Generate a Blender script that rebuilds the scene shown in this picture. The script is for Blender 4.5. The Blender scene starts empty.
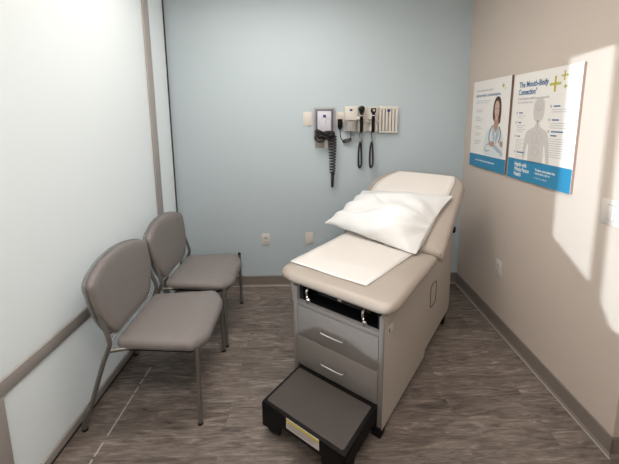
import bpy, bmesh, math, random
from mathutils import Vector, Matrix, Quaternion
PI = math.pi
C = bpy.context.scene.collection
random.seed(7)

# ------------------------------------------------------------------ materials
def mat(name, col, rough=.6, metal=0, bump=None, var=None, spec=.5, coat=0, trans=None):
    m = bpy.data.materials.new(name); m.use_nodes = True
    nt = m.node_tree; b = nt.nodes['Principled BSDF']
    b.inputs['Base Color'].default_value = (*col, 1)
    b.inputs['Roughness'].default_value = rough
    b.inputs['Metallic'].default_value = metal
    b.inputs['Specular IOR Level'].default_value = spec
    b.inputs['Coat Weight'].default_value = coat
    tc = nt.nodes.new('ShaderNodeTexCoord')
    if bump:
        n = nt.nodes.new('ShaderNodeTexNoise'); n.inputs['Scale'].default_value = bump[0]; n.inputs['Detail'].default_value = 6
        nt.links.new(tc.outputs['Object'], n.inputs['Vector'])
        bp = nt.nodes.new('ShaderNodeBump'); bp.inputs['Strength'].default_value = bump[1]; bp.inputs['Distance'].default_value = bump[2]
        nt.links.new(n.outputs['Fac'], bp.inputs['Height']); nt.links.new(bp.outputs['Normal'], b.inputs['Normal'])
    if var:
        n = nt.nodes.new('ShaderNodeTexNoise'); n.inputs['Scale'].default_value = var[0]; n.inputs['Detail'].default_value = 5
        nt.links.new(tc.outputs['Object'], n.inputs['Vector'])
        mx = nt.nodes.new('ShaderNodeMix'); mx.data_type = 'RGBA'
        mx.inputs[6].default_value = (*[c*(1-var[1]) for c in col], 1)
        mx.inputs[7].default_value = (*[min(1, c*(1+var[1])) for c in col], 1)
        nt.links.new(n.outputs['Fac'], mx.inputs[0]); nt.links.new(mx.outputs[2], b.inputs['Base Color'])
    return m

def floor_mat():
    m = bpy.data.materials.new('vinyl_plank'); m.use_nodes = True
    nt = m.node_tree; b = nt.nodes['Principled BSDF']; L = nt.links.new
    tc = nt.nodes.new('ShaderNodeTexCoord')
    br = nt.nodes.new('ShaderNodeTexBrick')
    br.offset = .37; br.inputs['Scale'].default_value = 1
    br.inputs['Brick Width'].default_value = 1.22; br.inputs['Row Height'].default_value = .152
    br.inputs['Mortar Size'].default_value = .0012; br.inputs['Bias'].default_value = 0
    br.inputs['Color1'].default_value = (0, 0, 0, 1); br.inputs['Color2'].default_value = (1, 1, 1, 1)
    br.inputs['Mortar'].default_value = (.5, .5, .5, 1)
    L(tc.outputs['Object'], br.inputs['Vector'])
    # shift grain per plank
    vm = nt.nodes.new('ShaderNodeVectorMath'); vm.operation = 'MULTIPLY_ADD'
    vm.inputs[1].default_value = (7, 11, 3)
    L(br.outputs['Color'], vm.inputs[0]); L(tc.outputs['Object'], vm.inputs[2])
    def grain(sx, sy, scale, det, dist):
        mp = nt.nodes.new('ShaderNodeMapping'); mp.inputs['Scale'].default_value = (sx, sy, 1)
        L(vm.outputs[0], mp.inputs['Vector'])
        n = nt.nodes.new('ShaderNodeTexNoise'); n.inputs['Scale'].default_value = scale
        n.inputs['Detail'].default_value = det; n.inputs['Roughness'].default_value = .65; n.inputs['Distortion'].default_value = dist
        L(mp.outputs[0], n.inputs['Vector']); return n
    g1 = grain(2.0, 12, 3.0, 9, 1.2); g2 = grain(3.0, 40, 4, 7, .4); g3 = grain(1.0, 3.0, 2.0, 3, .2)
    def add(a, b_, w):
        x = nt.nodes.new('ShaderNodeMath'); x.operation = 'MULTIPLY_ADD'; x.inputs[1].default_value = w
        L(a, x.inputs[0])
        if b_ is None: x.inputs[2].default_value = 0
        else: L(b_, x.inputs[2])
        return x.outputs[0]
    s = add(g1.outputs['Fac'], None, .5); s = add(g2.outputs['Fac'], s, .28); s = add(g3.outputs['Fac'], s, .12); s = add(br.outputs['Color'], s, .05)
    cr = nt.nodes.new('ShaderNodeValToRGB')
    e = cr.color_ramp.elements
    e[0].position = .35; e[0].color = (.056, .045, .039, 1)
    e[1].position = .62; e[1].color = (.40, .35, .31, 1)
    a = e.new(.46); a.color = (.15, .123, .106, 1)
    a = e.new(.53); a.color = (.225, .188, .163, 1)
    L(s, cr.inputs['Fac'])
    mx = nt.nodes.new('ShaderNodeMix'); mx.data_type = 'RGBA'
    mx.inputs[7].default_value = (.05, .04, .035, 1)
    mf = nt.nodes.new('ShaderNodeMath'); mf.operation = 'MULTIPLY'; mf.inputs[1].default_value = .3
    L(br.outputs['Fac'], mf.inputs[0]); L(mf.outputs[0], mx.inputs[0]); L(cr.outputs['Color'], mx.inputs[6])
    L(mx.outputs[2], b.inputs['Base Color'])
    b.inputs['Roughness'].default_value = .42; b.inputs['Specular IOR Level'].default_value = .4
    bp = nt.nodes.new('ShaderNodeBump'); bp.inputs['Strength'].default_value = .12; bp.inputs['Distance'].default_value = .002
    L(s, bp.inputs['Height']); L(bp.outputs['Normal'], b.inputs['Normal'])
    return m

def frost_mat(name, col, transl):
    m = bpy.data.materials.new(name); m.use_nodes = True
    nt = m.node_tree; b = nt.nodes['Principled BSDF']; o = nt.nodes['Material Output']
    b.inputs['Base Color'].default_value = (*col, 1); b.inputs['Roughness'].default_value = .22
    b.inputs['Specular IOR Level'].default_value = .5
    t = nt.nodes.new('ShaderNodeBsdfTranslucent'); t.inputs['Color'].default_value = (.9, .93, .94, 1)
    mx = nt.nodes.new('ShaderNodeMixShader'); mx.inputs[0].default_value = transl
    nt.links.new(b.outputs[0], mx.inputs[1]); nt.links.new(t.outputs[0], mx.inputs[2]); nt.links.new(mx.outputs[0], o.inputs['Surface'])
    tc = nt.nodes.new('ShaderNodeTexCoord'); n = nt.nodes.new('ShaderNodeTexNoise'); n.inputs['Scale'].default_value = 6; n.inputs['Detail'].default_value = 6
    bp = nt.nodes.new('ShaderNodeBump'); bp.inputs['Strength'].default_value = .05; bp.inputs['Distance'].default_value = .01
    nt.links.new(tc.outputs['Object'], n.inputs['Vector']); nt.links.new(n.outputs['Fac'], bp.inputs['Height']); nt.links.new(bp.outputs['Normal'], b.inputs['Normal'])
    return m

M = dict(
    floor=floor_mat(),
    blue=mat('pale_blue_paint', (.485, .57, .615), .62, bump=(140, .06, .002), var=(1.2, .015)),
    cream=mat('off_white_paint', (.585, .512, .452), .55, bump=(140, .06, .002), var=(1.2, .015)),
    ceil=mat('ceiling_paint', (.8, .78, .75), .8, bump=(60, .1, .003)),
    base=mat('taupe_vinyl_base', (.205, .175, .155), .5, var=(8, .05)),
    caulk=mat('base_edge', (.42, .38, .34), .6),
    frost=frost_mat('frosted_glass', (.80, .83, .83), .35),
    alu=mat('brushed_aluminium', (.40, .375, .36), .5, .25, bump=(90, .05, .001)),
    gapdark=mat('dark_gap_fill', (.015, .015, .016), .6),
    chair=mat('taupe_upholstery', (.205, .186, .180), .55, bump=(420, .18, .002), var=(30, .06)),
    shell=mat('silver_plastic_shell', (.30, .30, .30), .35, .6),
    tube=mat('silver_tube', (.235, .225, .21), .38, .75),
    chrome=mat('polished_chrome', (.78, .77, .75), .16, 1),
    black=mat('black_plastic', (.006, .0055, .0055), .6, bump=(200, .1, .001), spec=.15),
    rubber=mat('black_rubber', (.010, .010, .010), .6),
    beigeV=mat('beige_vinyl', (.375, .322, .278), .46, bump=(260, .12, .0015), var=(6, .03)),
    cab=mat('grey_cabinet_laminate', (.205, .188, .177), .38, var=(5, .02)),
    cabside=mat('beige_cabinet_panel', (.50, .45, .40), .42, var=(5, .02)),
    tread=mat('dark_brown_rubber_tread', (.055, .045, .041), .62, bump=(300, .2, .001)),
    paper=mat('exam_paper', (.68, .65, .615), .75, bump=(22, .25, .004)),
    pillow=mat('white_pillowcase', (.72, .72, .715), .33, bump=(18, .2, .006)),
    pillowL=mat('pillow_print', (.45, .47, .48), .6),
    white=mat('white_plastic', (.66, .625, .585), .35),
    dim=mat('socket_slots', (.10, .09, .08), .5),
    almond=mat('light_grey_plastic', (.66, .63, .58), .4),
    greyp=mat('mid_grey_plastic', (.33, .32, .31), .45),
    gaugeface=mat('gauge_face', (.60, .60, .68), .35),
    gaugecase=mat('gauge_case', (.30, .30, .33), .4),
    rimc=mat('gauge_rim', (.10, .10, .14), .4),
    navy=mat('navy_print', (.02, .03, .16), .5),
    blk=mat('black_vinyl_cord', (.012, .012, .013), .35),
    poster=mat('poster_white', (.83, .81, .78), .38),
    posteredge=mat('poster_edge', (.20, .13, .10), .6),
    pblue=mat('poster_blue', (.020, .225, .42), .38),
    tblue=mat('poster_blue_text', (.02, .13, .30), .5),
    tgrey=mat('poster_grey_text', (.40, .39, .39), .5),
    tlight=mat('poster_pale_text', (.52, .52, .53), .5),
    twhite=mat('poster_white_text', (.85, .85, .85), .5),
    body=mat('poster_body_print', (.60, .575, .55), .5),
    organ=mat('poster_organ_print', (.46, .44, .42), .5),
    gold=mat('poster_gold', (.55, .42, .05), .5), lime=mat('poster_lime', (.45, .50, .10), .5),
    skin=mat('poster_skin_print', (.60, .40, .31), .5), skin2=mat('poster_skin_shade', (.43, .25, .18), .5),
    hair=mat('poster_hair_print', (.045, .022, .016), .5),
    coat=mat('poster_coat_print', (.68, .72, .74), .5), coat2=mat('poster_coat_fold', (.40, .46, .51), .5),
    steth=mat('poster_stethoscope_print', (.12, .17, .23), .5), lips=mat('poster_lips', (.45, .12, .10), .5),
    yellow=mat('label_yellow', (.62, .50, .10), .5), labelw=mat('label_white', (.62, .56, .55), .5),
    glint=mat('painted_glint', (.42, .40, .37), .6),
    mirrorblk=mat('glossy_black', (.006, .006, .007), .2),
)

# ------------------------------------------------------------------ mesh helpers
def link(name, bm, m, parent=None, sharp=35, smooth=True):
    bmesh.ops.recalc_face_normals(bm, faces=bm.faces[:])
    me = bpy.data.meshes.new(name); bm.to_mesh(me); bm.free()
    if smooth:
        for p in me.polygons: p.use_smooth = True
        me.set_sharp_from_angle(angle=math.radians(sharp))
    me.materials.append(m)
    o = bpy.data.objects.new(name, me); C.objects.link(o)
    if parent: o.parent = parent
    return o
def root(name, loc, rotz=0):
    o = bpy.data.objects.new(name, None); o.empty_display_size = .1; C.objects.link(o)
    o.location = loc; o.rotation_euler = (0, 0, rotz); return o
def tag(o, label, cat, group=None, kind=None):
    if label: o['label'] = label
    if cat: o['category'] = cat
    if group: o['group'] = group
    if kind: o['kind'] = kind
    return o
def struct(o): o['kind'] = 'structure'; return o

def add_box(bm, lo, hi, bev=0, seg=2, mtx=None):
    vs = [bm.verts.new((x, y, z)) for x in (lo[0], hi[0]) for y in (lo[1], hi[1]) for z in (lo[2], hi[2])]
    fs = [(0, 1, 3, 2), (4, 6, 7, 5), (0, 4, 5, 1), (2, 3, 7, 6), (0, 2, 6, 4), (1, 5, 7, 3)]
    faces = [bm.faces.new([vs[i] for i in f]) for f in fs]
    allv = vs
    if bev:
        ed = list({e for f in faces for e in f.edges})
        r = bmesh.ops.bevel(bm, geom=ed, offset=bev, segments=seg, profile=.5, affect='EDGES', clamp_overlap=True)
        allv = list({v for f in r['faces'] for v in f.verts} | {v for v in vs if v.is_valid})
    if mtx: bmesh.ops.transform(bm, matrix=mtx, verts=[v for v in allv if v.is_valid])
    return bm
def box(lo, hi, bev=0, seg=2):
    return add_box(bmesh.new(), lo, hi, bev, seg)
def smooth_path(pts, n=6, closed=False):
    pts = [Vector(p) for p in pts]; out = []
    N = len(pts)
    for i in range(N if closed else N-1):
        p1, p2 = pts[i], pts[(i+1) % N]
        p0 = pts[i-1] if (i > 0 or closed) else p1*2-p2
        p3 = pts[(i+2) % N] if (i+2 < N or closed) else p2*2-p1
        for k in range(n):
            t = k/n
            out.append(.5*((2*p1)+(p2-p0)*t+(2*p0-5*p1+4*p2-p3)*t*t+(-p0+3*p1-3*p2+p3)*t**3))
    if not closed: out.append(pts[-1])
    return out
def add_tube(bm, pts, r, seg=10, cap=True):
    pts = [Vector(p) for p in pts]; n = len(pts)
    rad = r if isinstance(r, (list, tuple)) else [r]*n
    t0 = (pts[1]-pts[0]).normalized()
    up = Vector((0, 0, 1)) if abs(t0.z) < .9 else Vector((1, 0, 0))
    a = t0.cross(up).normalized(); rings = []; prev = t0
    for i in range(n):
        t = ((pts[min(i+1, n-1)]-pts[max(i-1, 0)])).normalized()
        q = prev.rotation_difference(t); a = (q @ a).normalized(); b = t.cross(a).normalized(); prev = t
        rings.append([bm.verts.new(pts[i]+rad[i]*(math.cos(2*PI*k/seg)*a+math.sin(2*PI*k/seg)*b)) for k in range(seg)])
    for i in range(n-1):
        for k in range(seg):
            bm.faces.new((rings[i][k], rings[i][(k+1) % seg], rings[i+1][(k+1) % seg], rings[i+1][k]))
    if cap:
        bm.faces.new(list(reversed(rings[0]))); bm.faces.new(rings[-1])
    return bm
def tube(pts, r, seg=10): return add_tube(bmesh.new(), pts, r, seg)
def add_prism(bm, poly, f0, f1):
    """poly: 2-D points, f0/f1 map a 2-D point to the two 3-D faces"""
    a = [bm.verts.new(f0(*p)) for p in poly]; b = [bm.verts.new(f1(*p)) for p in poly]; n = len(poly)
    bm.faces.new(a); bm.faces.new(list(reversed(b)))
    for i in range(n): bm.faces.new((a[i], b[i], b[(i+1) % n], a[(i+1) % n]))
    return bm
def rounded(corners, n=8):
    """corners: (x, y, radius) CCW -> outline points"""
    out = []; N = len(corners)
    for i in range(N):
        p = Vector(corners[i][:2]); r = corners[i][2]
        a = (Vector(corners[i-1][:2])-p).normalized(); b = (Vector(corners[(i+1) % N][:2])-p).normalized()
        if r <= 0: out.append(tuple(p)); continue
        ang = a.angle(b); d = r/math.tan(ang/2); c = p+(a+b).normalized()*(r/math.sin(ang/2))
        s = p+a*d-c; e = p+b*d-c
        sa = math.atan2(s.y, s.x); ea = math.atan2(e.y, e.x)
        while ea-sa > PI: ea -= 2*PI
        while ea-sa < -PI: ea += 2*PI
        for k in range(n+1):
            t = sa+(ea-sa)*k/n; out.append((c.x+r*math.cos(t), c.y+r*math.sin(t)))
    return out
def inset(poly, d):
    n = len(poly); out = []
    for i in range(n):
        p0, p1, p2 = Vector(poly[i-1]), Vector(poly[i]), Vector(poly[(i+1) % n])
        e1 = (p1-p0); e2 = (p2-p1)
        if e1.length < 1e-9: e1 = e2
        if e2.length < 1e-9: e2 = e1
        n1 = Vector((-e1.y, e1.x)).normalized(); n2 = Vector((-e2.y, e2.x)).normalized()
        m = (n1+n2); m = m/max(.35, m.length_squared/2) if m.length > 1e-6 else n1
        out.append(tuple(p1+m*d))
    return out
def pad(outline, layers, fn, dome=0, rings=4):
    """outline CCW 2-D; layers (inset, height) bottom to top; last layer filled by rings towards the centre, with a slight dome"""
    bm = bmesh.new(); R = []
    for d, h in layers:
        R.append([bm.verts.new(fn(x, y, h)) for x, y in inset(outline, d)])
    last = inset(outline, layers[-1][0]); cx = sum(p[0] for p in last)/len(last); cy = sum(p[1] for p in last)/len(last)
    for k in range(1, rings):
        s = 1-k/rings
        R.append([bm.verts.new(fn(cx+(x-cx)*s, cy+(y-cy)*s, layers[-1][1]+dome*(1-s*s))) for x, y in last])
    n = len(outline)
    for i in range(len(R)-1):
        for k in range(n): bm.faces.new((R[i][k], R[i][(k+1) % n], R[i+1][(k+1) % n], R[i+1][k]))
    bm.faces.new(list(reversed(R[0])))
    c = bm.verts.new(fn(cx, cy, layers[-1][1]+dome))
    for k in range(n): bm.faces.new((R[-1][k], R[-1][(k+1) % n], c))
    return bm
def lathe(prof, mtx=None, seg=20):
    bm = bmesh.new(); R = []
    for r, h in prof: R.append([bm.verts.new((max(r, 1e-4)*math.cos(2*PI*k/seg), max(r, 1e-4)*math.sin(2*PI*k/seg), h)) for k in range(seg)])
    for i in range(len(R)-1):
        for k in range(seg): bm.faces.new((R[i][k], R[i][(k+1) % seg], R[i+1][(k+1) % seg], R[i+1][k]))
    bm.faces.new(list(reversed(R[0]))); bm.faces.new(R[-1])
    if mtx: bmesh.ops.transform(bm, matrix=mtx, verts=bm.verts[:])
    return bm

# ------------------------------------------------------------------ the room
XR, XL, D, H = 1.4177, -1.2157, 2.9877, 2.75
YC = 1.315                   # where the right wall turns the corner
YG = -.45                    # added light-shaping wall behind the camera
struct(link('floor', box((-2.3, -3.2, -.05), (3.0, D+.1, 0)), M['floor'], smooth=False))
struct(link('ceiling', box((-2.3, -3.2, H), (3.0, D+.1, H+.05)), M['ceil'], smooth=False))
struct(link('wall_back', box((-2.3, D, 0), (XR+.12, D+.1, H)), M['blue'], smooth=False))
bm = bmesh.new()
add_prism(bm, [(XR, D), (XR, YC), (3.0, YC), (3.0, YC+.12), (XR+.12, YC+.12), (XR+.12, D)], lambda x, y: (x, y, 0), lambda x, y: (x, y, H))
struct(link('wall_right', bm, M['cream'], smooth=False))
# baseboards
def base_run(name, p, q, nrm, t=.007, h=.103):
    p = Vector((*p, 0)); q = Vector((*q, 0)); n = Vector((*nrm, 0)); bm = bmesh.new()
    prof = [(0, 0), (.016, 0), (.012, .008), (t, .016), (t, h-.006), (t-.004, h), (0, h)]
    a = [bm.verts.new(p+n*x+Vector((0, 0, z))) for x, z in prof]; b = [bm.verts.new(q+n*x+Vector((0, 0, z))) for x, z in prof]
    bm.faces.new(a); bm.faces.new(list(reversed(b)))
    for i in range(len(a)): bm.faces.new((a[i], b[i], b[(i+1) % len(a)], a[(i+1) % len(a)]))
    return struct(link(name, bm, M['base'], smooth=False))
base_run('baseboard_back', (XL, D), (XR, D), (0, -1))
base_run('baseboard_right', (XR, D), (XR, YC-.007), (-1, 0))
base_run('baseboard_front', (XR-.007, YC), (3.0, YC), (0, -1))
def edge_run(name, lo, hi): return struct(link(name, box(lo, hi, .002), M['caulk'], smooth=False))
edge_run('trim_1', (XL, D-.022, 0), (XR-.022, D-.0158, .008)); edge_run('trim_2', (XR-.022, YC-.02, 0), (XR-.0158, D-.016, .008))

# frosted glass partition on the left
w1 = struct(root('window_1', (XL, 0, 0)))
def frame_part(name, lo, hi, m='alu', par=None): return link(name, box(lo, hi, .003), M[m], par)
frame_part('bottom_rail', (-.03, -1.2, .018), (.010, D-.03, .062), par=w1)
frame_part('middle_rail', (-.03, -1.2, .520), (.010, 2.592, .585), par=w1)
frame_part('vertical_stile', (-.03, 2.592, .062), (.011, 2.682, H-.05), par=w1)
frame_part('vertical_stile', (-.03, 1.10, .062), (.011, 1.182, .520), par=w1)
frame_part('top_rail', (-.03, -1.2, H-.05), (.010, D-.03, H), par=w1)
link('glass_pane', box((-.012, -1.2, .585), (0, 2.592, H-.05)), M['frost'], w1, smooth=False)
link('glass_pane', box((-.012, 1.182, .062), (0, 2.592, .520)), M['frost'], w1, smooth=False)
link('glass_pane', box((-.012, -1.2, .062), (0, 1.10, .520)), M['frost'], w1, smooth=False)
link('glass_pane', box((-.012, 2.682, .062), (0, D-.03, H-.05)), M['frost'], w1, smooth=False)
frame_part('floor_gap_strip', (-.03, -1.2, 0), (.006, D-.03, .018), 'gapdark', w1)  # black strip stands in for the dark gap under the rail
frame_part('edge_gap_strip', (-.03, D-.03, 0), (.002, D-.001, H), 'gapdark', w1)  # black strip stands in for the dark gap beside the back wall
# room beyond the glass and the corridor behind the camera
struct(link('wall_left', box((-2.4, -3.2, 0), (-2.3, D+.1, H)), M['cream'], smooth=False))
struct(link('wall_far_right', box((3.0, -3.2, 0), (3.1, YC+.12, H)), M['cream'], smooth=False))
struct(link('wall_corridor', box((-2.4, -3.3, 0), (3.1, -3.2, H)), M['cream'], smooth=False))

# broken glint of light beside the chairs, painted as thin pale strips
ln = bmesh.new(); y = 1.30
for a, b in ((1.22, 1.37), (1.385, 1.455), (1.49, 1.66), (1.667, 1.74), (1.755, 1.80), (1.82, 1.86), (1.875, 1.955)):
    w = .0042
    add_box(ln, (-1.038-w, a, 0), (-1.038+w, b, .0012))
struct(link('floor_glint', ln, M['glint'], smooth=False))

# ------------------------------------------------------------------ guest chairs
def make_chair(name, loc, label, rz=0):
    t = root(name, loc, rz); tag(t, label, 'chair', 'guest chairs along the frosted glass')
    hw = .275                                  # legs half width; +x is forward
    # seat: rounded front, narrower at the back
    ol = rounded([(-.112, -.235, .05), (.285, -.272, .05), (.352, -.18, .14), (.352, .18, .14), (.285, .272, .05), (-.112, .235, .05)], 7)
    def fs(x, y, h):
        drop = -.030*max(0, (x-.20)/.15)**2
        return (x, y, .415+h+drop)
    link('seat', pad(ol, [(.022, 0), (.006, .006), (0, .02), (.001, .034), (.007, .047), (.020, .055)], fs, .006), M['chair'], t, 50)
    ol2 = inset(ol, .028)
    link('seat_pan', pad(ol2, [(0, -.018), (0, .002)], fs), M['black'], t)
    # backrest: curved panel, widest in its upper half
    half = [(0, .470), (.12, .472), (.175, .478), (.205, .50), (.24, .545), (.270, .61), (.290, .69), (.294, .75), (.296, .788), (.281, .813), (.225, .838), (.12, .863), (0, .872)]
    ptsR = smooth_path([(a, b, 0) for a, b in half], 3)
    outline = [(p.x, p.y) for p in ptsR] + [(-p.x, p.y) for p in reversed(ptsR[1:-1])]
    def back(y, z, h):
        lean = -.143-(z-.455)*.15
        return (lean+.018*(y/.29)**2-.006+h, y, z)
    link('backrest', pad(outline, [(.010, -.004), (.003, .004), (0, .016), (.004, .028), (.016, .036)], back, .004, 6), M['chair'], t, 50)
    link('backrest_shell', pad(outline, [(.012, -.020), (-.004, -.014), (-.006, -.004), (-.001, .001)], back, 0, 6), M['shell'], t, 50)
    for s in (-1, 1):
        fy = .275*s; ft = .275 if s > 0 else -.238
        f = tube([(.312, fy, 0), (.308, ft, .447 if s > 0 else .428)], .0118, 14); lf = link('leg', f, M['tube'], t)
        if s > 0: link('end_cap', lathe([(.0120, .446), (.0120, .456), (.009, .460)], Matrix.Translation((.308, ft, 0))), M['black'], lf)
        link('foot_glide', lathe([(.014, .0), (.014, .012)], Matrix.Translation((.312, fy, 0))), M['rubber'], lf)
        r = tube(smooth_path([(-.275, s*hw, 0), (-.272, s*hw, .05), (-.235, s*hw, .13), (-.155, s*hw, .36), (-.118, s*hw, .45), (-.108, s*hw, .50), (-.135, s*.270, .60), (-.150, s*.272, .655)], 5), .0115, 14)
        lr = link('leg', r, M['tube'], t)
        link('foot_glide', lathe([(.014, .0), (.014, .012)], Matrix.Translation((-.275, s*hw, 0))), M['rubber'], lr)
        # side rail from front leg to upright
        link('side_rail', tube(smooth_path([(.308, ft, .424), (.25, s*.215, .42), (.05, s*.21, .42), (-.06, s*.235, .424), (-.118, s*hw, .442)], 4), .0095, 12), M['tube'], t)
        link('back_bracket', tube(smooth_path([(-.138, s*.268, .61), (-.17, s*.25, .59), (-.185, s*.20, .575), (-.190, s*.12, .57)], 4), .008, 10), M['shell'], t)
    link('cross_rail', tube([(.24, -.215, .412), (.24, .215, .412)], .0095, 12), M['tube'], t)
    link('cross_rail', tube([(-.05, -.22, .416), (-.05, .22, .416)], .0095, 12), M['tube'], t)
    link('chrome_bar', tube([(-.124, -.225, .474), (-.126, 0, .476), (-.124, .225, .474)], .0065, 10), M['chrome'], t)
    return t
def copy_tree(o, par=None):
    c = o.copy(); C.objects.link(c)
    if par: c.parent = par
    for ch in list(o.children): copy_tree(ch, c)
    return c
ch1 = make_chair('guest_chair', (-.905, 1.808, 0), 'taupe padded guest chair nearest the camera, standing in front of the other chair', .03)
ch2 = copy_tree(ch1); ch2.location = (-.908, 2.412, 0); ch2.rotation_euler = (0, 0, .01)
ch2['label'] = 'taupe padded guest chair in the corner against the pale blue wall'

# ------------------------------------------------------------------ examination table
A = .6461; P0 = Vector((.350, 1.432, 0))
T = root('exam_table', P0, -A)
tag(T, 'beige medical exam table with raised backrest, grey drawers and pulled-out step', 'exam table')
def L(U, V, z): return Vector((-V, U, z))
def lbox(U, V, Z, bev=0, seg=2): return box((-V[1], U[0], Z[0]), (-V[0], U[1], Z[1]), bev, seg)
W = .555
# cabinet carcass: right and left side panels, back, shelf rails
side = [(0, .045), (.655, .03), (.675, .075), (1.24, .075), (1.26, .11), (1.26, .60), (1.235, .70), (.78, .70), (.74, .655), (0, .655)]
def panel(V0, V1, poly=side): return add_prism(bmesh.new(), poly, lambda a, b: L(a, V0, b), lambda a, b: L(a, V1, b))
rp = link('side_panel', panel(0, .024), M['cabside'], T, smooth=False)
lp = link('side_panel', panel(W-.022, W), M['cab'], T, smooth=False)
link('front_edge_strip', lbox((-.004, .004), (.0, .026), (.048, .655), .002), M['cab'], T)
link('front_edge_strip', lbox((-.004, .004), (W-.022, W+.004), (.035, .655), .002), M['cab'], T)
link('shoulder_bracket', lbox((-.006, .05), (W+.0005, W+.024), (.545, .668), .004), M['cab'], T)
body = bmesh.new()
add_box(body, (-(W-.024), .18, .10), (-.026, 1.235, .56))
add_box(body, (-(W-.024), .03, .16), (-.026, .20, .355)); add_box(body, (-(W-.024), .03, .375), (-.026, .20, .53))
link('carcass', body, M['cab'], T, smooth=False)
link('cross_rail', lbox((-.003, .06), (.0265, W-.0225), (.546, .571), .0015), M['cab'], T)
tray = bmesh.new()
add_box(tray, (-(W-.024), .02, .572), (-.027, .5, .576)); add_box(tray, (-(W-.024), .42, .576), (-.027, .44, .662))
add_box(tray, (-(W-.024), .02, .656), (-.027, .5, .660))
add_box(tray, (-.045, .02, .576), (-.027, .42, .656)); add_box(tray, (-(W-.024), .02, .576), (-(W-.05), .42, .656))
add_box(tray, (-.44, .05, .612), (-.10, .40, .645), .006)
link('stirrup_bay', tray, M['mirrorblk'], T, smooth=False)
link('latch', lbox((.036, .052), (.262, .288), (.628, .642), .003), M['chrome'], T)
# folded stirrups peeping out of the bay
for V in (.468, .118):
    st = link('stirrup', tube(smooth_path([L(.30, V, .60), L(.05, V, .60), L(.012, V, .604), L(.004, V, .628), L(.010, V, .648), L(.05, V, .650)], 5), .008, 10), M['chrome'], T)
    link('stirrup_knob', lathe([(.010, -.012), (.013, -.006), (.013, .008), (.008, .014)], Matrix.Translation(L(.002, V-.012, .592)), 14), M['chrome'], st)
# drawers
for zb, zt in ((.364, .544), (.179, .360)):
    dr = link('drawer', lbox((-.004, .028), (.0285, W-.0245), (zb, zt), .002), M['cab'], T)
    hz = zb+.092; hl, hr = .352, .212
    pts = [L(-.002, hl, hz), L(-.026, hl-.004, hz), L(-.032, hl-.016, hz), L(-.032, hr+.016, hz), L(-.026, hr+.004, hz), L(-.002, hr, hz)]
    tag(link('drawer_handle', tube(smooth_path(pts, 4), .0042, 10), M['chrome'], dr), 'thin chrome bow handle', None)
link('toe_panel', lbox((.02, .04), (.0265, W-.0225), (.03, .178)), M['black'], T, smooth=False)
# details on the right side
hd = smooth_path([L(.735, -.001, .485), L(.735, -.001, .37), L(.738, -.001, .345), L(.760, -.001, .335), L(.838, -.001, .335), L(.852, -.001, .345), L(.855, -.001, .37), L(.855, -.001, .455), L(.851, -.001, .478), L(.838, -.001, .485)], 3, True)
link('side_door_seam', add_tube(bmesh.new(), hd+[hd[0]], .0038,8),M['dim'],T)
stk = lbox((.045, .10), (-.0015, .0), (.545, .585)); sk = tag(link('sticker', stk, M['white'], T, smooth=False), 'small white sticker on the side panel', None)
link('sticker_print', lbox((.050, .066), (-.0022, -.0014), (.55, .572)), M['dim'], sk, smooth=False)
link('recline_lever', lbox((1.22, 1.262), (-.02, .0), (.715, .76), .008), M['black'], T)
# feet
for U, V in ((.03, .014), (.03, W-.04), (1.16, .014), (1.16, W-.04)):
    link('leveling_foot', lbox((U-.04, U+.02), (V-.012, V+.04), (0, .058 if U < .5 else .10), .006), M['black'], T)
link('plinth', lbox((.09, 1.14), (.05, W-.05), (.012, .10)), M['black'], T, smooth=False)
# seat cushion
so = rounded([(.047, -.026, .085), (.047, .70, .02), (-.672, .70, .02), (-.672, -.026, .085)][::-1], 8)
so = so if sum(so[i-1][0]*so[i][1]-so[i][0]*so[i-1][1] for i in range(len(so))) > 0 else so[::-1]
def fseat(x, y, h): return (x, y, .676+h)
link('seat_cushion', pad(so, [(.03, 0), (.012, .003), (.002, .012), (0, .024), (.003, .036), (.012, .050), (.030, .057)], fseat, .006, 5), M['beigeV'], T, 50)
# backrest cushion, hinged at the back of the seat
TH = math.radians(35); HU, HZ = .705, .728
def fback(x, k, h):
    return (x, HU+k*math.cos(TH)-h*math.sin(TH), HZ+k*math.sin(TH)+h*math.cos(TH))
bo = rounded([(-.675, .0, .02), (.068, .0, .02), (.068, .752, .14), (-.675, .752, .25)], 10)
link('backrest_cushion', pad(bo, [(.035, -.085), (.012, -.080), (.002, -.066), (0, -.045), (.004, -.022), (.014, -.008), (.030, -.001)], fback, .006, 6), M['beigeV'], T, 50)
bk = rounded([(-.60, .03, .02), (-.01, .03, .02), (-.01, .62, .12), (-.60, .62, .15)], 8)
link('backrest_support', pad(bk, [(.01, -.150), (0, -.14), (0, -.086)], fback), M['cabside'], T)
# pull-out footstep
fsU0, fsU1, fsV0, fsV1, fsZ = -.318, -.006, .024, .512, .183
fm = bmesh.new()
add_box(fm, (-fsV1, fsU0, fsZ-.022), (-fsV0, fsU1, fsZ), .006)                       # deck
add_prism(fm, [(fsV0, .055), (fsV0+.115, .055), (fsV0+.125, .105), (fsV1-.125, .105), (fsV1-.115, .048), (fsV1, .048), (fsV1, fsZ-.01), (fsV0, fsZ-.01)],
          lambda a, b: L(fsU0, a, b), lambda a, b: L(fsU0+.014, a, b))               # front skirt
for V in (fsV0, fsV1-.014):
    add_prism(fm, [(fsU0, .045), (fsU0+.07, .045), (fsU0+.09, .10), (fsU1, .10), (fsU1, fsZ-.01), (fsU0, fsZ-.01)], lambda a, b: L(a, V, b), lambda a, b: L(a, V+.014, b))
fo = link('footstep', fm, M['black'], T, 30); tag(fo, 'black pull-out step with brown tread', None)
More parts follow.
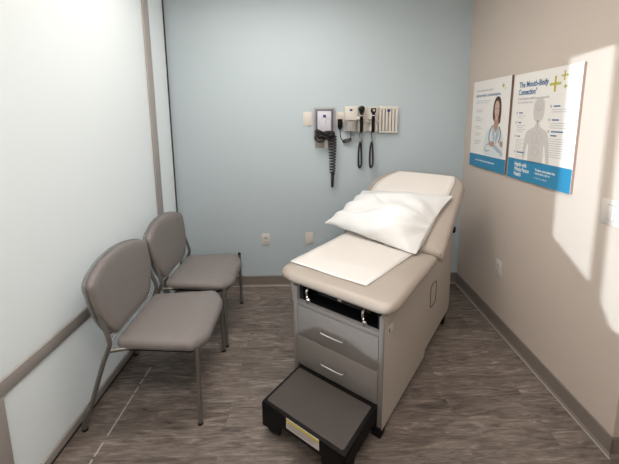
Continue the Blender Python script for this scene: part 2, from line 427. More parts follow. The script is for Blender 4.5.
tr = rounded([(-(fsV1-.018), fsU0+.016, .012), (-(fsV0+.018), fsU0+.016, .012), (-(fsV0+.018), fsU1-.03, .006), (-(fsV1-.018), fsU1-.03, .006)], 4)
link('tread', pad(tr, [(0, 0), (0, .004), (.002, .0052)], lambda x, y, h: (x, y, fsZ-.001+h)), M['tread'], fo, 30)
wl = link('warning_label', lbox((fsU0-.0012, fsU0), (.158, .350), (.124, .180)), M['labelw'], fo, smooth=False)
tag(wl, 'yellow and white warning sticker', None)
lb = bmesh.new(); add_box(lb, (-.348, fsU0-.002, .160), (-.160, fsU0-.0012, .178))
link('label_header', lb, M['yellow'], fo, smooth=False)
lb = bmesh.new()
add_box(lb, (-.335, fsU0-.0026, .1595), (-.175, fsU0-.002, .1635))
for k, z in enumerate((.152, .146, .140, .134)): add_box(lb, (-.343, fsU0-.002, z), (-(.170+.02*(k % 2)), fsU0-.0012, z+.0028))
link('label_print', lb, M['greyp'], fo, smooth=False)
for U, V in ((fsU0+.035, fsV1-.04), (fsU0+.035, fsV0+.04)):
    cs = link('caster', lathe([(.012, -.013), (.022, -.012), (.024, 0), (.022, .012), (.012, .013)], Matrix.Translation(L(U, V, .024)) @ Matrix.Rotation(PI/2, 4, 'Y'), 20), M['rubber'], fo)
    link('caster_fork', lbox((U-.012, U+.012), (V-.017, V+.017), (.03, .06), .004), M['black'], fo)

# ------------------------------------------------------------------ exam paper on the table
def table_world(p): return Matrix.Translation(P0) @ Matrix.Rotation(-A, 4, 'Z') @ Vector(p)
pm = bmesh.new()
def paper_row(s):
    """s along the paper: negative on the seat (U = HU + s), positive up the backrest"""
    if s <= -.02:
        return [(V, L(HU+s, V, .7395)) for V in (None,)]
rows = []
NS, NV = 60, 14
for i in range(NS+1):
    s = -.625+(.735+.625)*i/NS
    f = max(0, min(1, (s+.628)/1.35))
    v0 = .142-.150*f; v1 = .652-.045*f
    if s > .50: v1 -= .17*((s-.50)/.235)**2
    if s > .60: v0 += .03*((s-.60)/.135)**2
    if s < -.60: pass
    row = []
    for j in range(NV+1):
        V = v0+(v1-v0)*j/NV
        wob = .0012*math.sin(7*s+9*V)+.0008*math.sin(23*V+5*s)
        if s < -.03: p = L(HU+s, V, .7415+wob)
        elif s < .04:
            t = (s+.03)/.07; a = Vector(L(HU-.03, V, .7415+wob)); b = Vector(fback(-V, .04, .011+wob)); m_ = Vector((-V, HU, .752))
            p = a*(1-t)**2+m_*2*t*(1-t)+b*t*t
        else: p = Vector(fback(-V, min(s, .72), .0085+wob))
        if s > .715: p = Vector(fback(-V, .722, .0085-(s-.715)*1.2))
        row.append(pm.verts.new(table_world(p)))
    rows.append(row)
for i in range(NS):
    for j in range(NV): pm.faces.new((rows[i][j], rows[i][j+1], rows[i+1][j+1], rows[i+1][j]))
po = link('exam_paper', pm, M['paper'], None, 60)
so_ = po.modifiers.new('thick', 'SOLIDIFY'); so_.thickness = .0012; so_.offset = 0
tag(po, 'long sheet of white exam paper running down the beige table top', 'paper')

# ------------------------------------------------------------------ pillow
qm = bmesh.new()
cor = dict(BL=(.0, .81), BR=(-.105, .055), TR=(.50, -.03), TL=(.425, .675))
NG = 44
top = {}; bot = {}
for i in range(NG+1):
    for j in range(NG+1):
        a = i/NG; b = j/NG                        # a: bottom->top, b: left->right
        e = 1-(2*a-1)**2; g = 1-(2*b-1)**2
        k = (cor['BL'][0]*(1-a)+cor['TL'][0]*a)*(1-b)+(cor['BR'][0]*(1-a)+cor['TR'][0]*a)*b
        V = (cor['BL'][1]*(1-a)+cor['TL'][1]*a)*(1-b)+(cor['BR'][1]*(1-a)+cor['TR'][1]*a)*b
        # edges pulled in between the pointed corners
        V += (-.028*e*(1-b)**3 + .035*e*b**3)
        k += (.022*g*(1-a)**3 - .020*g*a**3)
        th = .160*(max(0, e)**.55)*(max(0, g)**(.5+.55*max(0, (b-.5)*2)))
        # creases running in from the ends and some soft dents
        rw = max(0, (b-.55)/.45); lw_ = max(0, (.30-b)/.30)
        ang = math.atan2(a-.52, 1.12-b)
        cr = .016*rw*math.sin(11*ang+2.0)*e**.5*(1-rw**6) + .011*lw_*math.sin(26*a+1.5)*e
        cr += .006*math.sin(13*a-9*b+1)*e*g + .006*math.sin(21*b+9*a)*(abs(2*a-1)**2)*g
        q1 = abs((a-.30)-(b-.30)*.55); cr += -.016*math.exp(-(q1/.035)**2)*math.exp(-((b-.33)/.16)**2)*e
        q2 = abs((a-.62)+(b-.42)*.9); cr += -.010*math.exp(-(q2/.03)**2)*math.exp(-((b-.40)/.12)**2)*e
        cr += -.020*math.exp(-((a-.36)/.10)**2)*math.exp(-((b-.27)/.14)**2)
        lift = .030+.038*(1-a)**2+.012*((1-b)**3)*(1-a)
        # on the seat side keep above the cushion
        up = lift+th*.82+cr*1.2; lo = lift-th*.10
        P1 = Vector(fback(-V, k, up)); P2 = Vector(fback(-V, k, lo))
        P1.z = max(P1.z, .754); P2.z = max(P2.z, .747)
        # never inside the backrest
        top[i, j] = qm.verts.new(table_world(P1))
        bot[i, j] = top[i, j] if i in (0, NG) or j in (0, NG) else qm.verts.new(table_world(P2))
for i in range(NG):
    for j in range(NG):
        qm.faces.new((top[i, j], top[i, j+1], top[i+1, j+1], top[i+1, j]))
        f = [bot[i, j], bot[i+1, j], bot[i+1, j+1], bot[i, j+1]]
        try: qm.faces.new(f)
        except ValueError: pass
pw = link('pillow', qm, M['pillow'], None, 80)
ss = pw.modifiers.new('sub', 'SUBSURF'); ss.levels = 1; ss.render_levels = 2
tag(pw, 'white plastic-covered pillow propped against the raised table backrest', 'pillow')

# ------------------------------------------------------------------ wall plates and outlets
def face_frame(wall):
    """maps (s, z, out): s to the viewer's right along the wall, out = away from the wall"""
    if wall == 'back': return lambda s, z, o: Vector((s, D-o, z))
    return lambda s, z, o: Vector((XR-o, -s, z))
def fbox(fr, s, z, o, bev=0):
    bm = bmesh.new(); add_box(bm, (0, 0, 0), (1, 1, 1))
    for v in bm.verts: v.co = fr(s[0]+(s[1]-s[0])*v.co.x, z[0]+(z[1]-z[0])*v.co.y, o[0]+(o[1]-o[0])*v.co.z)
    if bev: bmesh.ops.bevel(bm, geom=bm.edges[:], offset=bev, segments=2, profile=.5, affect='EDGES', clamp_overlap=True)
    return bm
def shift(bm, at):
    bmesh.ops.translate(bm, verts=bm.verts[:], vec=-at); return bm
def wall_thing(name, wall, s, z, label, cat, group=None):
    fr = face_frame(wall); at = fr(s, z, 0); t = root(name, at); tag(t, label, cat, group)
    def part(pname, ss, zz, oo, m, bev=0, par=None):
        return link(pname, shift(fbox(fr, (s+ss[0], s+ss[1]), (z+zz[0], z+zz[1]), oo, bev), at), M[m], par or t, 30)
    def free(pname, bm, m, par=None): return link(pname, shift(bm, at), M[m], par or t, 40)
    return t, fr, part, free
def outlet(wall, s, z, label, group=None):
    t, fr, part, free = wall_thing('wall_outlet', wall, s, z, label, 'outlet', group)
    part('cover_plate', (-.0365, .0365), (-.0585, .0585), (0, .006), 'white', .002)
    for dz in (.0205, -.0205):
        r = part('receptacle', (-.017, .017), (dz-.0145, dz+.0145), (.005, .0085), 'almond', .003)
        for dx in (-.007, .007): part('slot', (dx-.0017, dx+.0017), (dz-.002, dz+.009), (.008, .0089), 'dim', 0, r)
        part('slot', (-.003, .003), (dz-.011, dz-.006), (.008, .0089), 'dim', 0, r)
    return t
outlet('back', -.414, .462, 'white duplex outlet low on the pale blue wall, left of the exam table')
outlet('right', -2.315, .474, 'white duplex outlet low on the beige wall below the posters')
def blank(s, z, label, w=.0375, h=.0585):
    t, fr, part, free = wall_thing('wall_plate', 'back', s, z, label, 'wall plate')
    part('cover_plate', (-w, w), (-h, h), (0, .006), 'white', .002)
    for dz in (.042, -.042): part('screw', (-.003, .003), (dz-.003, dz+.003), (.0055, .0068), 'almond', .001)
blank(-.010, .470, 'blank white wall plate low on the pale blue wall behind the exam table')
blank(-.012, 1.580, 'blank white wall plate beside the blood pressure gauge', .0405, .062)

# light switch
t, fr, part, free = wall_thing('light_switch', 'right', -1.472, 1.150, 'white rocker light switch at the right edge of the beige wall', 'light switch')
part('cover_plate', (-.050, .058), (-.060, .060), (0, .007), 'white', .002)
part('rocker_shade_frame', (-.0195, .0255), (-.0375, .0375), (.006, .0075), 'greyp')  # grey frame stands in for the shadow line around the rocker
rk = part('rocker', (-.016, .022), (-.034, .034), (.006, .016), 'white', .002)

# ------------------------------------------------------------------ instruments on the back wall
# adapter outlet with black plug-in transformer
t, fr, part, free = wall_thing('wall_outlet', 'back', .282, 1.580, 'white outlet plate high on the pale blue wall holding a black adapter', 'outlet')
part('cover_plate', (-.042, .042), (-.062, .062), (0, .006), 'white', .002)
part('receptacle', (-.017, .017), (.012, .041), (.005, .008), 'almond', .003)
t, fr, part, free = wall_thing('power_adapter', 'back', .274, 1.545, 'black plug-in power adapter with a hanging cord', 'power adapter')
part('housing', (-.021, .021), (-.044, .034), (.008, .045), 'black', .006)
part('label_strip', (-.012, .012), (-.058, -.044), (.014, .036), 'black', .003)
fr = face_frame('back')
cp = [fr(.274, 1.49, .03), fr(.275, 1.45, .028), fr(.280, 1.42, .02), fr(.292, 1.395, .018), fr(.310, 1.385, .02), fr(.340, 1.392, .026), fr(.366, 1.405, .022), fr(.370, 1.43, .016), fr(.371, 1.475, .014)]
free('cord', tube(smooth_path(cp, 6), .0032, 8), 'blk')
free('cord_bundle', tube(smooth_path([fr(.306, 1.378, .02), fr(.325, 1.380, .03), fr(.355, 1.394, .03), fr(.372, 1.404, .022), fr(.345, 1.398, .018), fr(.308, 1.388, .02), fr(.304, 1.374, .026), fr(.335, 1.380, .034), fr(.370, 1.394, .03)], 5), .0075, 8), 'blk')

# blood pressure gauge
t, fr, part, free = wall_thing('blood_pressure_gauge', 'back', .133, 1.560, 'square grey wall blood pressure gauge with black cuff and coiled tube', 'blood pressure gauge')
case = part('case', (-.092, .092), (-.150, .118), (.0, .05), 'greyp', .006)
rim = part('rim', (-.078, .078), (-.13, .104), (.046, .054), 'rimc', .003)
part('dial_face', (-.060, .060), (-.10, .088), (.053, .057), 'gaugeface', .002)
part('logo_mark', (-.012, .014), (.032, .056), (.057, .058), 'navy')
dm = bmesh.new()
for k in range(25):
    a = math.radians(-30+240*k/24); r0, r1 = .046, .058 if k % 4 == 0 else .053
    n_ = Vector((math.cos(a), math.sin(a))); q_ = Vector((-n_.y, n_.x))*.0012
    add_prism(dm, [tuple(n_*r0+q_), tuple(n_*r0-q_), tuple(n_*r1-q_), tuple(n_*r1+q_)], lambda x, y: fr(.141+x, 1.545+y, .057), lambda x, y: fr(.141+x, 1.545+y, .0578))
add_prism(dm, [(-.002, -.01), (.002, -.01), (.016, .045), (.013, .046)], lambda x, y: fr(.141+x, 1.545+y, .0572), lambda x, y: fr(.141+x, 1.545+y, .0585))
free('dial_marks', dm, 'greyp')
part('cuff_basket', (-.080, .088), (-.235, -.150), (.0, .012), 'greyp', .004)
part('tube_holder', (.0, .034), (-.235, -.155), (.012, .04), 'almond', .004)
# folded cuff: stacked loops of black cloth
cm = bmesh.new()
for n_, (z0, o0, w, r) in enumerate(((1.462, .060, .078, .020), (1.440, .080, .070, .019), (1.425, .062, .078, .018), (1.455, .092, .062, .016), (1.418, .090, .050, .016))):
    pts = [fr(.136+w*math.cos(u_)*1.0, z0+.012*math.sin(2*u_+n_)-.010*math.cos(u_), o0+.016*math.sin(u_)) for u_ in [2*PI*q/14 for q in range(14)]]
    pts = smooth_path(pts, 2, True); add_tube(cm, pts+[pts[0]], r*.62, 8, False)
free('cuff', cm, 'rubber')
lp_ = bmesh.new()
for n_ in range(2):
    cx, cz = .085+.012*n_, 1.412-.01*n_
    pts = smooth_path([fr(cx+.036*math.cos(q*PI/6), cz+.026*math.sin(q*PI/6), .078+.01*n_) for q in range(12)], 2, True)
    add_tube(lp_, pts+[pts[0]], .0055, 8, False)
free('tube_loop', lp_, 'blk')
co = []
NT = 13
for q in range(NT*14+1):
    u_ = q/14*2*PI; f = q/(NT*14); R_ = .036-.015*f
    co.append(fr(.205+.000*f+R_*math.cos(u_), 1.425-.335*f, .050+R_*.75*math.sin(u_)))
co = [fr(.172, 1.455, .06)]+co+[fr(.207, 1.078, .045), fr(.207, 1.07, .045)]
free('coiled_tube', tube(co, .0052, 7), 'blk')
free('tube_end', tube([fr(.207, 1.092, .045), fr(.206, 1.03, .045), fr(.205, .968, .045)], [.013, .014, .012], 12), 'blk')

# diagnostic station with two handles
t, fr, part, free = wall_thing('diagnostic_station', 'back', .472, 1.577, 'light grey wall charging station cradling two black instrument handles', 'diagnostic station')
part('backplate', (-.16, .145), (-.105, .105), (0, .022), 'almond', .004)
dsp = part('specula_dispenser', (-.163, -.045), (-.012, .113), (.020, .062), 'almond', .006)
part('logo_mark', (-.118, -.094), (.070, .088), (.062, .0628), 'navy', 0, dsp)
free('dispenser_cup', lathe([(.03, 0), (.050, .006), (.052, .085), (.046, .09)], Matrix.Translation(fr(.472-.104, 1.577-.108, .055)), 24), 'greyp')
for s0 in (-.022, .080):
    part('charger_body', (s0-.018, s0+.052), (-.11, .108), (.02, .045), 'almond', .005)
    part('cradle', (s0-.034, s0+.036), (-.005, .020), (.04, .085), 'almond', .006)
    part('charger_slot', (s0+.026, s0+.030), (-.10, .10), (.0445, .0455), 'greyp')
part('shelf_lip', (-.045, .145), (-.028, -.008), (.02, .05), 'almond', .003)
def handle(name, s, label, headkind):
    z = 1.577
    t, fr, part, free = wall_thing(name, 'back', s, z, label, 'medical instrument')
    Mx = lambda dz, do: Matrix.Translation(fr(s, z+dz, do))
    free('grip', lathe([(.010, -.115), (.0135, -.108), (.0145, -.06), (.0145, .0), (.0125, .035), (.011, .05)], Mx(0, .093), 18), 'black')
    if headkind == 'oto':
        free('head', lathe([(.012, .045), (.020, .055), (.027, .075), (.028, .092), (.022, .108), (.010, .114)], Mx(0, .093), 20), 'mirrorblk')
        free('speculum_tip', lathe([(.014, 0), (.006, .04), (.004, .05)], Mx(.085, .118) @ Matrix.Rotation(PI/2, 4, 'X'), 16), 'black')
    else:
        free('head', lathe([(.011, .045), (.015, .052), (.024, .062), (.025, .085), (.019, .094)], Mx(0, .093), 20), 'mirrorblk')
        free('lens_wheel', lathe([(.010, -.004), (.011, 0), (.010, .004)], Mx(.075, .122) @ Matrix.Rotation(PI/2, 4, 'X'), 18), 'greyp')
    tag(free('metal_collar', lathe([(.0150, .008), (.0155, .012), (.0150, .016)], Mx(.02, .093), 18), 'chrome'), 'chrome collar', None)
    free('cord_tail', tube([fr(s, z-.10, .093), fr(s-.002, z-.16, .085), fr(s-.004, z-.20, .07)], .0075, 10), 'greyp')
    lw = .016
    pts = [fr(s-.004, z-.195, .07), fr(s-.014, z-.25, .062), fr(s-lw, z-.34, .05), fr(s-lw*.85, z-.405, .05), fr(s-.004, z-.432, .05), fr(s+lw*.70, z-.40, .05), fr(s+lw*.75, z-.33, .045), fr(s+.008, z-.24, .04), fr(s+.004, z-.16, .03), fr(s+.002, z-.11, .03)]
    free('cord_loop', tube(smooth_path(pts, 8), .0085, 10), 'blk')
handle('otoscope', .454, 'left black otoscope handle with rounded head hanging on the wall station', 'oto')
handle('ophthalmoscope', .556, 'right black ophthalmoscope handle with smaller head hanging on the wall station', 'oph')

# slotted holder to the right
t, fr, part, free = wall_thing('slotted_dispenser', 'back', .702, 1.572, 'light grey slotted wall holder at the right end of the instrument row', 'dispenser')
part('back_panel', (-.083, .083), (-.112, .112), (-.002, .012), 'almond', .003)
for k in range(6): part('rib', (-.083+k*.0292, -.0625+k*.0292), (-.105, .104), (.012, .038), 'almond', .003)
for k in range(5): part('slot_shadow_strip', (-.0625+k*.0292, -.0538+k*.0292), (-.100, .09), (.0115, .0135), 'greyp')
part('top_cap', (-.083, .083), (.090, .116), (.012, .040), 'almond', .004)
part('base_lip', (-.083, .083), (-.116, -.104), (.012, .040), 'almond', .003)
part('logo_mark', (-.012, .012), (.068, .090), (.038, .0408), 'navy')

# ------------------------------------------------------------------ posters on the right wall
def text_mesh(body, size, bold=0, align='LEFT'):
    cu = bpy.data.curves.new('text', 'FONT'); cu.body = body; cu.size = size; cu.align_x = align
    cu.offset = bold; cu.resolution_u = 3
    ob = bpy.data.objects.new('text', cu); C.objects.link(ob)
    dg = bpy.context.evaluated_depsgraph_get(); me = bpy.data.meshes.new_from_object(ob.evaluated_get(dg))
    bpy.data.objects.remove(ob); bpy.data.curves.remove(cu)
    return me
class Poster:
    """x to the viewer's right from the poster's left edge, z up from its lower edge"""
    def __init__(s, y_left, w, z0, h, label):
        s.at = Vector((XR, y_left, z0)); s.w, s.h = w, h
        s.t = root('wall_poster', s.at); tag(s.t, label, 'poster')
        s.T = .016; s.lvl = {}
        s.bx('board', (0, w), (0, h), 0, s.T-.001, 'posteredge'); s.bx('print_sheet', (.0, w), (0, h), s.T-.001, s.T, 'poster')
    def P(s, x, z, o): return Vector((-o, -x, z))
    def bx(s, name, xx, zz, o0, o1, m, par=None):
        bm = bmesh.new(); add_box(bm, (-o1, -xx[1], zz[0]), (-o0, -xx[0], zz[1]))
        return link(name, bm, M[m], par or s.t, smooth=False)
    def poly(s, name, polys, layer, m):
        bm = bmesh.new(); o = s.T+layer*.0003
        for p in polys: add_prism(bm, p, lambda x, z: s.P(x, z, o-.0003), lambda x, z: s.P(x, z, o))
        return link(name, bm, M[m], s.t, smooth=False)
    def lines(s, name, rects, layer, m): return s.poly(name, [[(x, z), (x+w, z), (x+w, z+h), (x, z+h)] for x, z, w, h in rects], layer, m)
    def text(s, name, body, x, z, size, m, bold=0, width=None):
        me = text_mesh(body, size, bold); me.name = name
        xs = [v.co.x for v in me.vertices]; k = (width/(max(xs)-min(xs))) if width else 1
        for v in me.vertices: v.co = s.P(x+(v.co.x-min(xs))*k, z+v.co.y, s.T+.0012)
        me.materials.append(M[m]); o = bpy.data.objects.new(name, me); C.objects.link(o); o.parent = s.t; return o
def blob(pts, n=4): return [(p.x, p.y) for p in smooth_path([(a, b, 0) for a, b in pts], n, True)]
def plus(cx, cz, a, t): return [[(cx-a, cz-t), (cx+a, cz-t), (cx+a, cz+t), (cx-a, cz+t)]], [[(cx-t, cz-a), (cx+t, cz-a), (cx+t, cz+a), (cx-t, cz+a)]]

# poster with the doctor
p = Poster(2.848, .530, 1.183, .697, 'white and blue poster picturing a doctor with crossed arms, nearest the corner')
p.lines('blue_band', [(0, 0, p.w, .104)], 1, 'pblue')
p.text('small_heading', 'Your mouth-body health', .055, .612, .026, 'tgrey', 0, .25)
p.text('heading', 'starts with a conversation.', .055, .570, .033, 'tblue', .0006, .36)
p.lines('intro_text', [(.055, .535, .23, .004), (.055, .52, .20, .004)], 1, 'tlight')
r = []
for k, z in enumerate((.462, .448, .405, .391, .377, .33, .316, .272, .258, .214, .200, .186)):
    r.append((.065, z, .115-.02*(k % 3), .005))
p.lines('bullet_text', r, 1, 'tlight')
p.text('band_text', 'www.mouthbodyconnection.com', .10, .052, .020, 'twhite', .0006, .29)
a, b = plus(.435, .635, .017, .004); p.poly('gold_plus', a+b, 1, 'gold')
p.poly('lime_plus', sum(plus(.460, .615, .007, .002), []), 1, 'lime')
p.poly('doctor_coat', [blob([(.225, .112), (.222, .17), (.232, .25), (.262, .305), (.315, .335), (.345, .352), (.385, .350), (.415, .335), (.462, .300), (.485, .24), (.49, .17), (.488, .112), (.36, .110)], 3)], 1, 'coat')
p.poly('doctor_hair', [blob([(.328, .40), (.322, .46), (.332, .52), (.362, .558), (.40, .556), (.424, .52), (.432, .46), (.43, .40), (.418, .36), (.36, .37)], 4)], 2, 'hair')
p.poly('doctor_neck', [[(.352, .40), (.402, .40), (.408, .345), (.378, .29), (.345, .345)]], 3, 'skin2')
p.poly('doctor_face', [blob([(.345, .46), (.350, .51), (.375, .530), (.400, .51), (.407, .46), (.400, .415), (.380, .385), (.358, .41)], 4)], 4, 'skin')
for r_ in ((.353, .468, .016, .004), (.385, .468, .016, .004)): p.lines('doctor_eye', [r_], 5, 'hair')
p.lines('doctor_nose', [(.372, .440, .010, .004)], 5, 'skin2')
p.lines('doctor_lips', [(.366, .420, .024, .006)], 5, 'lips')
p.poly('coat_lapels', [[(.335, .35), (.349, .35), (.372, .25), (.362, .20), (.335, .29)], [(.402, .345), (.418, .335), (.420, .28), (.388, .20), (.380, .25)]], 5, 'coat2')
for pth in ([(.332, .345), (.300, .30), (.292, .25), (.305, .215)], [(.420, .34), (.442, .30), (.440, .25), (.425, .22)]):
    st_ = []; pp = smooth_path([(x, z, 0) for x, z in pth], 5)
    for i in range(len(pp)-1):
        d_ = (pp[i+1]-pp[i]); n_ = Vector((-d_.y, d_.x, 0)).normalized()*.0055
        st_.append([tuple((pp[i]+n_)[:2]), tuple((pp[i]-n_)[:2]), tuple((pp[i+1]-n_)[:2]), tuple((pp[i+1]+n_)[:2])])
    p.poly('stethoscope_tube', st_, 6, 'steth')
p.poly('crossed_arms', [blob([(.235, .17), (.30, .215), (.37, .205), (.44, .175), (.48, .15), (.47, .125), (.40, .135), (.32, .15), (.26, .135)], 3)], 6, 'coat2')
p.poly('sleeve', [blob([(.245, .175), (.30, .195), (.36, .18), (.42, .15), (.46, .14), (.44, .125), (.38, .14), (.30, .155), (.26, .15)], 3)], 7, 'coat')
for q_ in ([(.30, .205), (.335, .225), (.372, .215), (.36, .19), (.32, .185)], [(.445, .225), (.468, .235), (.482, .215), (.47, .19), (.45, .20)]): p.poly('doctor_hand', [blob(q_, 3)], 8, 'skin2')

# poster with the human figure
p = Poster(2.285, .574, 1.180, .692, 'large white and blue poster with a grey human figure, nearer the light switch')
p.lines('blue_band', [(0, 0, p.w, .135)], 1, 'pblue')
p.text('heading', 'The Mouth-Body', .058, .604, .050, 'tblue', .0012, .275)
p.text('heading', 'Connection\u00b0', .058, .556, .050, 'tblue', .0012, .180)
p.text('sub_heading', 'It all starts with your mouth', .058, .524, .021, 'tgrey', .0004, .29)
p.text('sub_heading', 'and a healthy smile', .058, .500, .021, 'tgrey', 0, .15)
a, b = plus(.386, .600, .044, .0078); p.poly('gold_plus', a, 1, 'lime'); p.poly('gold_plus', b, 2, 'gold')
a, b = plus(.452, .640, .026, .0045); p.poly('lime_plus', a, 1, 'lime'); p.poly('lime_plus', b, 2, 'gold')
p.poly('small_plus', sum(plus(.464, .580, .013, .003), []), 1, 'lime')
fig = blob([(.205, .135), (.200, .24), (.182, .225), (.172, .15), (.150, .14), (.148, .20), (.158, .28), (.178, .322), (.225, .345), (.248, .362), (.250, .385), (.232, .40), (.222, .44), (.224, .49), (.25, .525), (.29, .527), (.315, .50), (.318, .45), (.310, .405), (.288, .382), (.288, .360), (.312, .345), (.352, .325), (.372, .285), (.385, .20), (.392, .14), (.370, .14), (.352, .22), (.338, .24), (.336, .135), (.27, .133)], 3)
p.poly('body_figure', [fig], 1, 'body')
def ring(cx, cz, rx, rz, w=.0025, n=20):
    out = []
    for k in range(n):
        a0, a1 = 2*PI*k/n, 2*PI*(k+1)/n
        out.append([(cx+rx*math.cos(a0), cz+rz*math.sin(a0)), (cx+rx*math.cos(a1), cz+rz*math.sin(a1)), (cx+(rx-w)*math.cos(a1), cz+(rz-w)*math.sin(a1)), (cx+(rx-w)*math.cos(a0), cz+(rz-w)*math.sin(a0))])
    return out
p.poly('brain_drawing', ring(.27, .478, .032, .028)+ring(.27, .47, .018, .016), 2, 'organ')
for x_ in (.247, .294): p.poly('lung_drawing', ring(x_, .285, .020, .038), 2, 'organ')
p.poly('heart_drawing', ring(.275, .27, .012, .015), 3, 'organ')
p.poly('gut_drawing', ring(.268, .20, .034, .03)+ring(.268, .198, .022, .018), 2, 'organ')
p.poly('throat_drawing', [[(.268, .325), (.272, .325), (.272, .385), (.268, .385)]], 2, 'organ')
p.lines('neck_marker', [(.264, .384, .010, .008)], 3, 'hair')
for (x, zz, nl, hw, nb, hd_) in ((.067, .435, 2, .045, 1, 1), (.067, .372, 4, .035, 1, 1), (.067, .282, 7, .035, 1, 1), (.074, .176, 3, .09, 1, 1), (.379, .470, 2, .060, 1, 1), (.374, .392, 3, .065, 1, 1), (.376, .325, 0, .110, 1, 1), (.376, .302, 9, .055, 0, 1)):
    p.lines('paragraph_heading', [(x+.012, zz, hw*.85, .008)], 2, 'tblue')
    if nb: p.lines('bullet_number', [(x-.014, zz-.004, .010, .016)], 2, 'tgrey')
    if nl: p.lines('paragraph_text', [(x, zz-.017-k*.013, (.085 if x < .2 else .14)-.022*(k % 2), .0035) for k in range(nl)], 2, 'tlight')
p.text('band_heading', 'Health with', .078, .088, .038, 'twhite', .0010, .125)
p.text('band_heading', 'Whole Person', .078, .055, .038, 'twhite', .0010, .152)
p.text('band_heading', 'Health', .078, .022, .038, 'twhite', .0010, .075)
p.text('band_text', 'To learn more about the', .285, .082, .020, 'twhite', .0008, .17)
p.text('band_text', 'connection, ask us', .285, .062, .020, 'twhite', .0004, .13)
p.text('band_text', 'or visit our website', .285, .034, .016, 'twhite', 0, .11)

# ------------------------------------------------------------------ light
def area(name, loc, rot, sx, sy, power, col):
    l = bpy.data.lights.new(name, 'AREA'); l.shape = 'RECTANGLE'; l.size = sx; l.size_y = sy; l.energy = power; l.color = col
    o = bpy.data.objects.new(name, l); C.objects.link(o); o.location = loc; o.rotation_euler = rot; return o
WARM = (1, .93, .86)
area('ceiling_panel_light', (-.25, 1.95, H-.02), (0, 0, 0), 1.2, .6, 25, WARM)
area('front_fill_light', (.1, .25, H-.02), (0, 0, 0), 1.2, .6, 34, WARM)  # added fill lamp, brightens the back wall, drawers and chairs
area('corridor_light', (.6, -1.6, H-.02), (0, 0, 0), 1.2, .6, 24, WARM)
area('glass_backlight', (-2.2, 1.0, 1.6), (0, math.radians(-90), 0), 2.6, 4.4, 62, (.93, .97, 1))  # lamp added behind the frosted glass to brighten its panes

# hard corridor light; the added wall's holes are shaped to cast its patches
LP = Vector((-1.0, -2.6, 1.95))
lamp = bpy.data.lights.new('corridor_lamp', 'POINT'); lamp.energy = 1800; lamp.shadow_soft_size = .012; lamp.color = (.80, .92, 1)
lo = bpy.data.objects.new('corridor_lamp', lamp); C.objects.link(lo); lo.location = LP
def to_wall(q):
    q = Vector(q); t = (YG-LP.y)/(q.y-LP.y); h_ = LP+(q-LP)*t; return (h_.x, h_.z)
RW = lambda y, z: (XR, y, z)
TW = lambda U, V, z: table_world(L(U, V, z))
holes3d = [
    [RW(1.830, 1.908), RW(1.560, 1.925), RW(1.545, .765), RW(1.640, .815), RW(1.820, .905)],
    [RW(1.500, 1.900), RW(1.32, 1.93), RW(1.32, .60), RW(1.40, .605), RW(1.466, .70)],
]
# added slits that dim the lamp for patches on drawers, paper and pillow
FB = lambda k, V: table_world(fback(-V, k, .12))
dim_slits = [
    ([TW(-.004, V, z) for V, z in ((.553, .56), (.553, .37), (.521, .365), (.47, .411), (.42, .449), (.36, .473), (.314, .467), (.221, .465), (.15, .445), (.093, .426), (.012, .418), (.006, .66))]
     + [TW(U, V, .742) for U, V in ((.05, -.035), (.20, -.03), (.276, .067), (.284, .16), (.284, .248), (.274, .309), (.264, .371), (.248, .417), (.258, .556), (.288, .594), (.30, .655), (.06, .655), (.0, .60))], .24),
    ([FB(k, V) for k, V in ((.02, .72), (.149, .67), (.32, .64), (.40, .348), (.42, .138), (.262, .133), (.149, .153), (.099, .255), (.004, .388), (-.06, .478), (-.07, .62))], .12),
]
gm = bmesh.new()
loops = [[(-2.3, 0), (3.0, 0), (3.0, H), (-2.3, H)]]+[[to_wall(q) for q in h_] for h_ in holes3d]
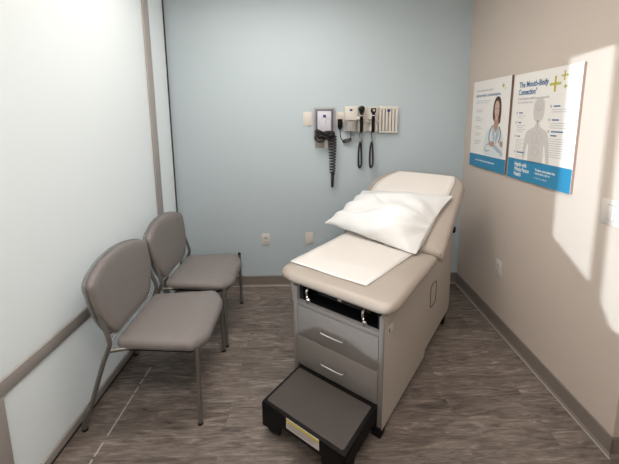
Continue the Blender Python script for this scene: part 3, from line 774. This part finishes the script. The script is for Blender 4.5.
for poly, open_ in dim_slits:
    pts = [to_wall(q) for q in poly]; z0 = min(q[1] for q in pts); z1 = max(q[1] for q in pts)
    pitch = .008; z = z0
    def span(zz):
        xs = []
        for i in range(len(pts)):
            (xa, za), (xb, zb) = pts[i-1], pts[i]
            if (za > zz) != (zb > zz): xs.append(xa+(xb-xa)*(zz-za)/(zb-za))
        return sorted(xs)
    while z < z1:
        zm = z+pitch/2; xs = span(zm)
        for i in range(0, len(xs)-1, 2):
            if xs[i+1]-xs[i] > .0025:
                hh = pitch*open_/2
                loops.append([(xs[i], zm-hh), (xs[i+1], zm-hh), (xs[i+1], zm+hh), (xs[i], zm+hh)])
        z += pitch
from mathutils.geometry import tessellate_polygon
flat = [p_ for l_ in loops for p_ in l_]
gv = [gm.verts.new((x, YG, z)) for x, z in flat]
for tri in tessellate_polygon([[Vector((x, z, 0)) for x, z in l_] for l_ in loops]):
    gm.faces.new([gv[i] for i in tri])
wf = struct(link('gobo_wall', gm, M['cream'], smooth=False))  # unseen wall added to shape the corridor lamp's light

w = bpy.data.worlds.new('World'); bpy.context.scene.world = w; w.use_nodes = True
w.node_tree.nodes['Background'].inputs[0].default_value = (.9, .85, .8, 1); w.node_tree.nodes['Background'].inputs[1].default_value = .05

# ------------------------------------------------------------------ camera
cam = bpy.data.cameras.new('camera'); co = bpy.data.objects.new('camera', cam); C.objects.link(co)
f, pit, yaw, rol, cx, cy = 331.574, .1514, .0262, -.0039, 318.167, 167.268
cam.sensor_fit = 'HORIZONTAL'; cam.sensor_width = 36; cam.lens = f/619*36
cam.shift_x = (309.5-cx)/619; cam.shift_y = (cy-232)/619; cam.clip_start = .02
F = Vector((math.sin(yaw)*math.cos(pit), math.cos(yaw)*math.cos(pit), -math.sin(pit))); R_ = Vector((math.cos(yaw), -math.sin(yaw), 0)); U_ = R_.cross(F)
R2 = math.cos(rol)*R_+math.sin(rol)*U_; U2 = -math.sin(rol)*R_+math.cos(rol)*U_
co.matrix_world = Matrix(((R2.x, U2.x, -F.x, 0), (R2.y, U2.y, -F.y, 0), (R2.z, U2.z, -F.z, 1.6), (0, 0, 0, 1)))
sc = bpy.context.scene; sc.camera = co
vs = sc.view_settings; vs.view_transform = 'Standard'; vs.look = 'None'; vs.exposure = .08; vs.gamma = 1; vs.use_curve_mapping = False
